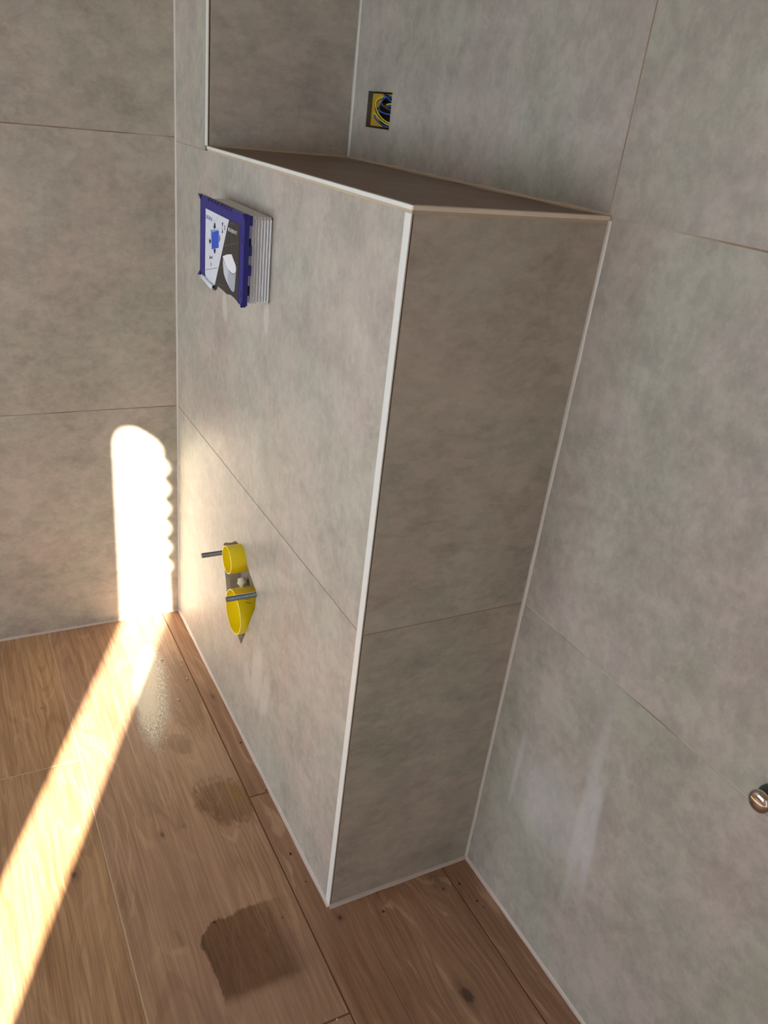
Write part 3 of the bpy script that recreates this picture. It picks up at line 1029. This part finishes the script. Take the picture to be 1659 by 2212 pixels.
prism(bm, [rect(*SOCK), rect(SOCK[0] + 0.0010, SOCK[1] - 0.0010, SOCK[2] + 0.0010, SOCK[3] - 0.0010)], lambda u, v, d: (u, d, v), 0.0010, 0.0104)
o = link('lining', bm, M_lining); keep(o, sb)
for (xa, za) in ((0.3165, 1.2945),):
    bm = bmesh.new()
    lathe_y(bm, xa, za, [(0.0, 0.0058), (0.0034, 0.0058), (0.0036, 0.0105)], 18)
    o = link('screw', bm, M_wbrown); keep(o, sb)
WIRES = {
    'blue1': [(0.3341, 1.3208), (0.3495, 1.3196), (0.3667, 1.3152), (0.3814, 1.3096), (0.394, 1.304)],
    'blue2': [(0.3720, 1.3175), (0.3599, 1.3158), (0.3498, 1.3124), (0.3418, 1.3059), (0.3343, 1.2993), (0.338, 1.2927), (0.3568, 1.289), (0.38, 1.2881), (0.394, 1.289)],
    'blue3': [(0.3165, 1.2860), (0.3178, 1.2825), (0.3264, 1.276), (0.3446, 1.2707), (0.3619, 1.2676), (0.3786, 1.2664), (0.394, 1.267)],
    'yg1': [(0.3389, 1.3182), (0.3253, 1.3109), (0.3211, 1.3017), (0.3284, 1.2917), (0.3445, 1.2827), (0.3624, 1.2768), (0.3808, 1.2738), (0.394, 1.2728)],
    'yg2': [(0.3165, 1.2920), (0.3191, 1.2889), (0.3307, 1.282), (0.3488, 1.2761), (0.3664, 1.2719), (0.3816, 1.2705), (0.394, 1.270)],
    'yg3': [(0.356, 1.2995), (0.363, 1.3028), (0.3719, 1.3048), (0.3824, 1.3055), (0.394, 1.304)],
    'brown1': [(0.3272, 1.3087), (0.345, 1.3037), (0.3625, 1.2994), (0.3808, 1.2957), (0.394, 1.293)],
    'brown2': [(0.3234, 1.2891), (0.3358, 1.284), (0.3538, 1.2786), (0.3796, 1.2732), (0.394, 1.271)],
    'blue4': [(0.364, 1.2985), (0.3702, 1.3008), (0.3766, 1.3022), (0.3824, 1.3002), (0.392, 1.297)]}
for i, (kk, pts) in enumerate(WIRES.items()):
    dd = 0.0040 + (i % 3) * 0.0004
    n = len(pts)
    p3 = [(a, dd + (0.010 if j in (0, n - 1) else 0.0), b) for j, (a, b) in enumerate(pts)]
    bm = bmesh.new()
    big = kk.startswith('brown1')
    tube(bm, p3, 0.0021 if big else 0.0014, 8)
    mt = M_wblue if kk.startswith('blue') else (M_wyel if kk.startswith('yg') else M_wbrown)
    o = link('wire', bm, mt, None, True)
    lab = 'blue wire' if kk.startswith('blue') else ('yellow and green earth wire' if kk.startswith('yg') else 'brown wire')
    o['label'] = lab
    keep(o, sb)
    if kk.startswith('yg'):
        bm = bmesh.new()
        tube(bm, [(a + 0.0002, b + 0.0007, c - 0.0011) for a, b, c in p3], 0.0010, 6)
        st = link('stripe', bm, M_wgreen, o, True)

# ------------------------------------------------------------------ chrome knob at the right wall
M_chrome = plain('chrome', srgb(214, 205, 198), 0.07, 1.0)
M_collar = plain('grey_collar', srgb(84, 90, 92), 0.45, 0.6, grain=0.1)
kb = empty('chrome_knob', (1.5030, 0.0, 0.630))
thing(kb, 'polished chrome domed knob on a grey collar, fixed to the wall right of the casing', 'knob')
bm = bmesh.new()
lathe_y(bm, 1.5030, 0.6300, [(0.0, 0.0), (0.0150, 0.0), (0.0150, -0.006), (0.0135, -0.009), (0.0130, -0.020), (0.0, -0.020)], 40)
o = link('collar', bm, M_collar); keep(o, kb)
bm = bmesh.new()
lathe_y(bm, 1.5030, 0.6300, [(0.0, -0.019), (0.0130, -0.019), (0.0142, -0.0205), (0.0145, -0.0225), (0.0138, -0.0246), (0.0118, -0.0266), (0.0085, -0.0281), (0.0045, -0.0289), (0.0, -0.0291)], 48)
o = link('dome', bm, M_chrome); keep(o, kb)

# ------------------------------------------------------------------ water left on the floor
def water_material():
    k = NT('milky_grout_water')
    x, y, z = k.pos()
    pit = k.noise(k.vec(k.mul(x, 0.55), k.mul(y, 1.5), 0.0), 190, 4, 0.65)
    jit = k.noise(k.vec(k.mul(x, 0.7), k.mul(y, 1.2), 3.0), 42, 5, 0.7)
    body = k.ellipse(x, y, 0.335, -0.455, 0.185, 0.040, -0.20, jit, 0.35, 0.55)
    thin = k.smooth(k.add(k.mul(k.sub(y, -0.455), 1.0), k.mul(k.sub(x, 0.335), 0.20)), -0.005, 0.035)
    pits = k.mul(k.smooth(pit, 0.44, 0.56), k.add(thin, k.smooth(x, 0.36, 0.50)))
    al = k.math('SUBTRACT', body, k.mul(pits, 0.6), clamp=True)
    k.setin(k.b.inputs['Alpha'], k.mul(al, 0.92))
    k.setin(k.b.inputs['Base Color'], k.mix(k.smooth(pit, 0.3, 0.6), srgb(206, 196, 176), srgb(190, 176, 154)))
    k.b.inputs['Roughness'].default_value = 0.22
    k.b.inputs['Specular IOR Level'].default_value = 0.6
    k.bump(pit, 0.25, 0.001)
    return k.mat


M_water = water_material()


def puddle(name, outline, label, ragged, seed):
    rnd = random.Random(seed)
    pts = []
    n = len(outline)
    for i in range(n):
        p0, p1, p2, p3 = (Vector(outline[(i + j) % n]).to_3d() for j in (-1, 0, 1, 2))
        for s in range(9):
            t = s / 9
            q = 0.5 * ((2 * p1) + (p2 - p0) * t + (2 * p0 - 5 * p1 + 4 * p2 - p3) * t * t + (3 * p1 - p0 - 3 * p2 + p3) * t ** 3)
            pts.append((q.x + rnd.uniform(-1, 1) * ragged, q.y + rnd.uniform(-1, 1) * ragged * 0.6))
    bm = bmesh.new()
    prism(bm, [pts], lambda u, v, d: (u, v, d), 0.00005, 0.0005)
    o = link(name, bm, M_water)
    thing(o, label, 'puddle')
    return o


puddle('water_puddle', [(0.13, -0.425), (0.17, -0.385), (0.25, -0.380), (0.33, -0.395), (0.40, -0.400), (0.46, -0.410), (0.54, -0.440), (0.56, -0.470), (0.51, -0.505), (0.42, -0.520), (0.33, -0.516), (0.20, -0.480)],
       'shiny milky puddle of grout water on the planks beside the sunbeam', 0.0028, 3)

# ------------------------------------------------------------------ crumbs of grout on the floor
M_crumb = plain('pale_grout_crumb', srgb(206, 190, 164), 0.9, grain=0.2)
M_crumb_d = plain('dark_grit', srgb(66, 46, 36), 0.9, grain=0.2)
base = []
for v in range(3):
    bm = bmesh.new()
    bmesh.ops.create_icosphere(bm, subdivisions=2, radius=1.0)
    for w_ in bm.verts:
        w_.co *= 1 + random.uniform(-0.2, 0.2)
        w_.co.z = w_.co.z * 0.7 + 0.62
    me = bpy.data.meshes.new('crumb')
    bm.to_mesh(me); bm.free()
    base.append(me)
pale = [(0.2071, -0.4238, .0016), (0.2108, -0.4011, .0022), (0.2307, -0.3551, .0020), (0.2489, -0.3613, .0016), (0.3055, -0.3627, .0024), (0.3749, -0.4034, .0023), (0.4931, -0.4213, .0018),
        (0.5800, -0.395, .0014), (0.4152, -0.4100, .0015), (1.2176, -0.3728, .0016), (0.345, -0.375, .0013)]
PALE_WHERE = ['tiny pale crumb on the upper end of the milky puddle, nearest the sunbeam', 'pale crumb on the upper end of the milky puddle, away from the sunbeam',
              'tiny pale crumb by the casing, upper of a close pair right of the puddle', 'tiny pale crumb by the casing, lower of a close pair right of the puddle',
              'largest pale crumb, lying alone on bare planks right of the puddle', 'pale crumb at the right rim of the puddle, halfway down its length',
              'pale crumb just beyond the lower tip of the milky puddle', 'smallest pale crumb between the puddle and the damp patch below it',
              'tiny pale crumb at the right rim of the puddle, near its lower tip', 'pale crumb on the end joint of the planks at the bottom edge',
              'tiny pale crumb on the planks right of the upper puddle, below the larger one']
DARK_WHERE = ['dark pebble on the narrow strip of plank against the casing front', 'dark grit at the upper corner of the dark damp patch',
              'dark grit in the floor joint beside the right wall, nearest the casing', 'dark grit on the narrow plank along the right wall, larger of a pair',
              'dark grit alone on the plank in front of the shaded casing side', 'tiny dark grit by the cross joint of the planks at the casing front',
              'tiny dark grit at the casing front just above its white corner', 'smallest dark speck on the dark damp patch',
              'dark grit against the casing front below the yellow plugs', 'tiny dark speck on the narrow plank along the right wall, smaller of a pair']
for i, (x, y, s) in enumerate(pale):
    me = base[i % 3].copy(); me.materials.append(M_crumb)
    o = bpy.data.objects.new('grout_crumb', me)
    o.location = (x, y, 0.0); o.scale = (s * 1.2, s, s); o.rotation_euler = (0, 0, i * 1.3)
    COL.objects.link(o)
    thing(o, PALE_WHERE[i], 'crumb', 'pale grout crumbs on the floor')
dark = [(0.8903, -0.3219, .0022), (0.9774, -0.5009, .0018), (1.0745, -0.0477, .0021), (1.1194, -0.037, .0020), (1.0724, -0.212, .0021), (0.7202, -0.3083, .0015), (0.9598, -0.3189, .0012), (1.0133, -0.3865, .0010),
        (0.5655, -0.3119, .0018), (1.135, -0.032, .0012)]
for i, (x, y, s) in enumerate(dark):
    me = base[(i + 1) % 3].copy(); me.materials.append(M_crumb_d)
    o = bpy.data.objects.new('dark_grit', me)
    o.location = (x, y, 0.0); o.scale = (s * 1.3, s, s); o.rotation_euler = (0, 0, i * 0.9)
    COL.objects.link(o)
    thing(o, DARK_WHERE[i], 'grit', 'dark grit on the floor')
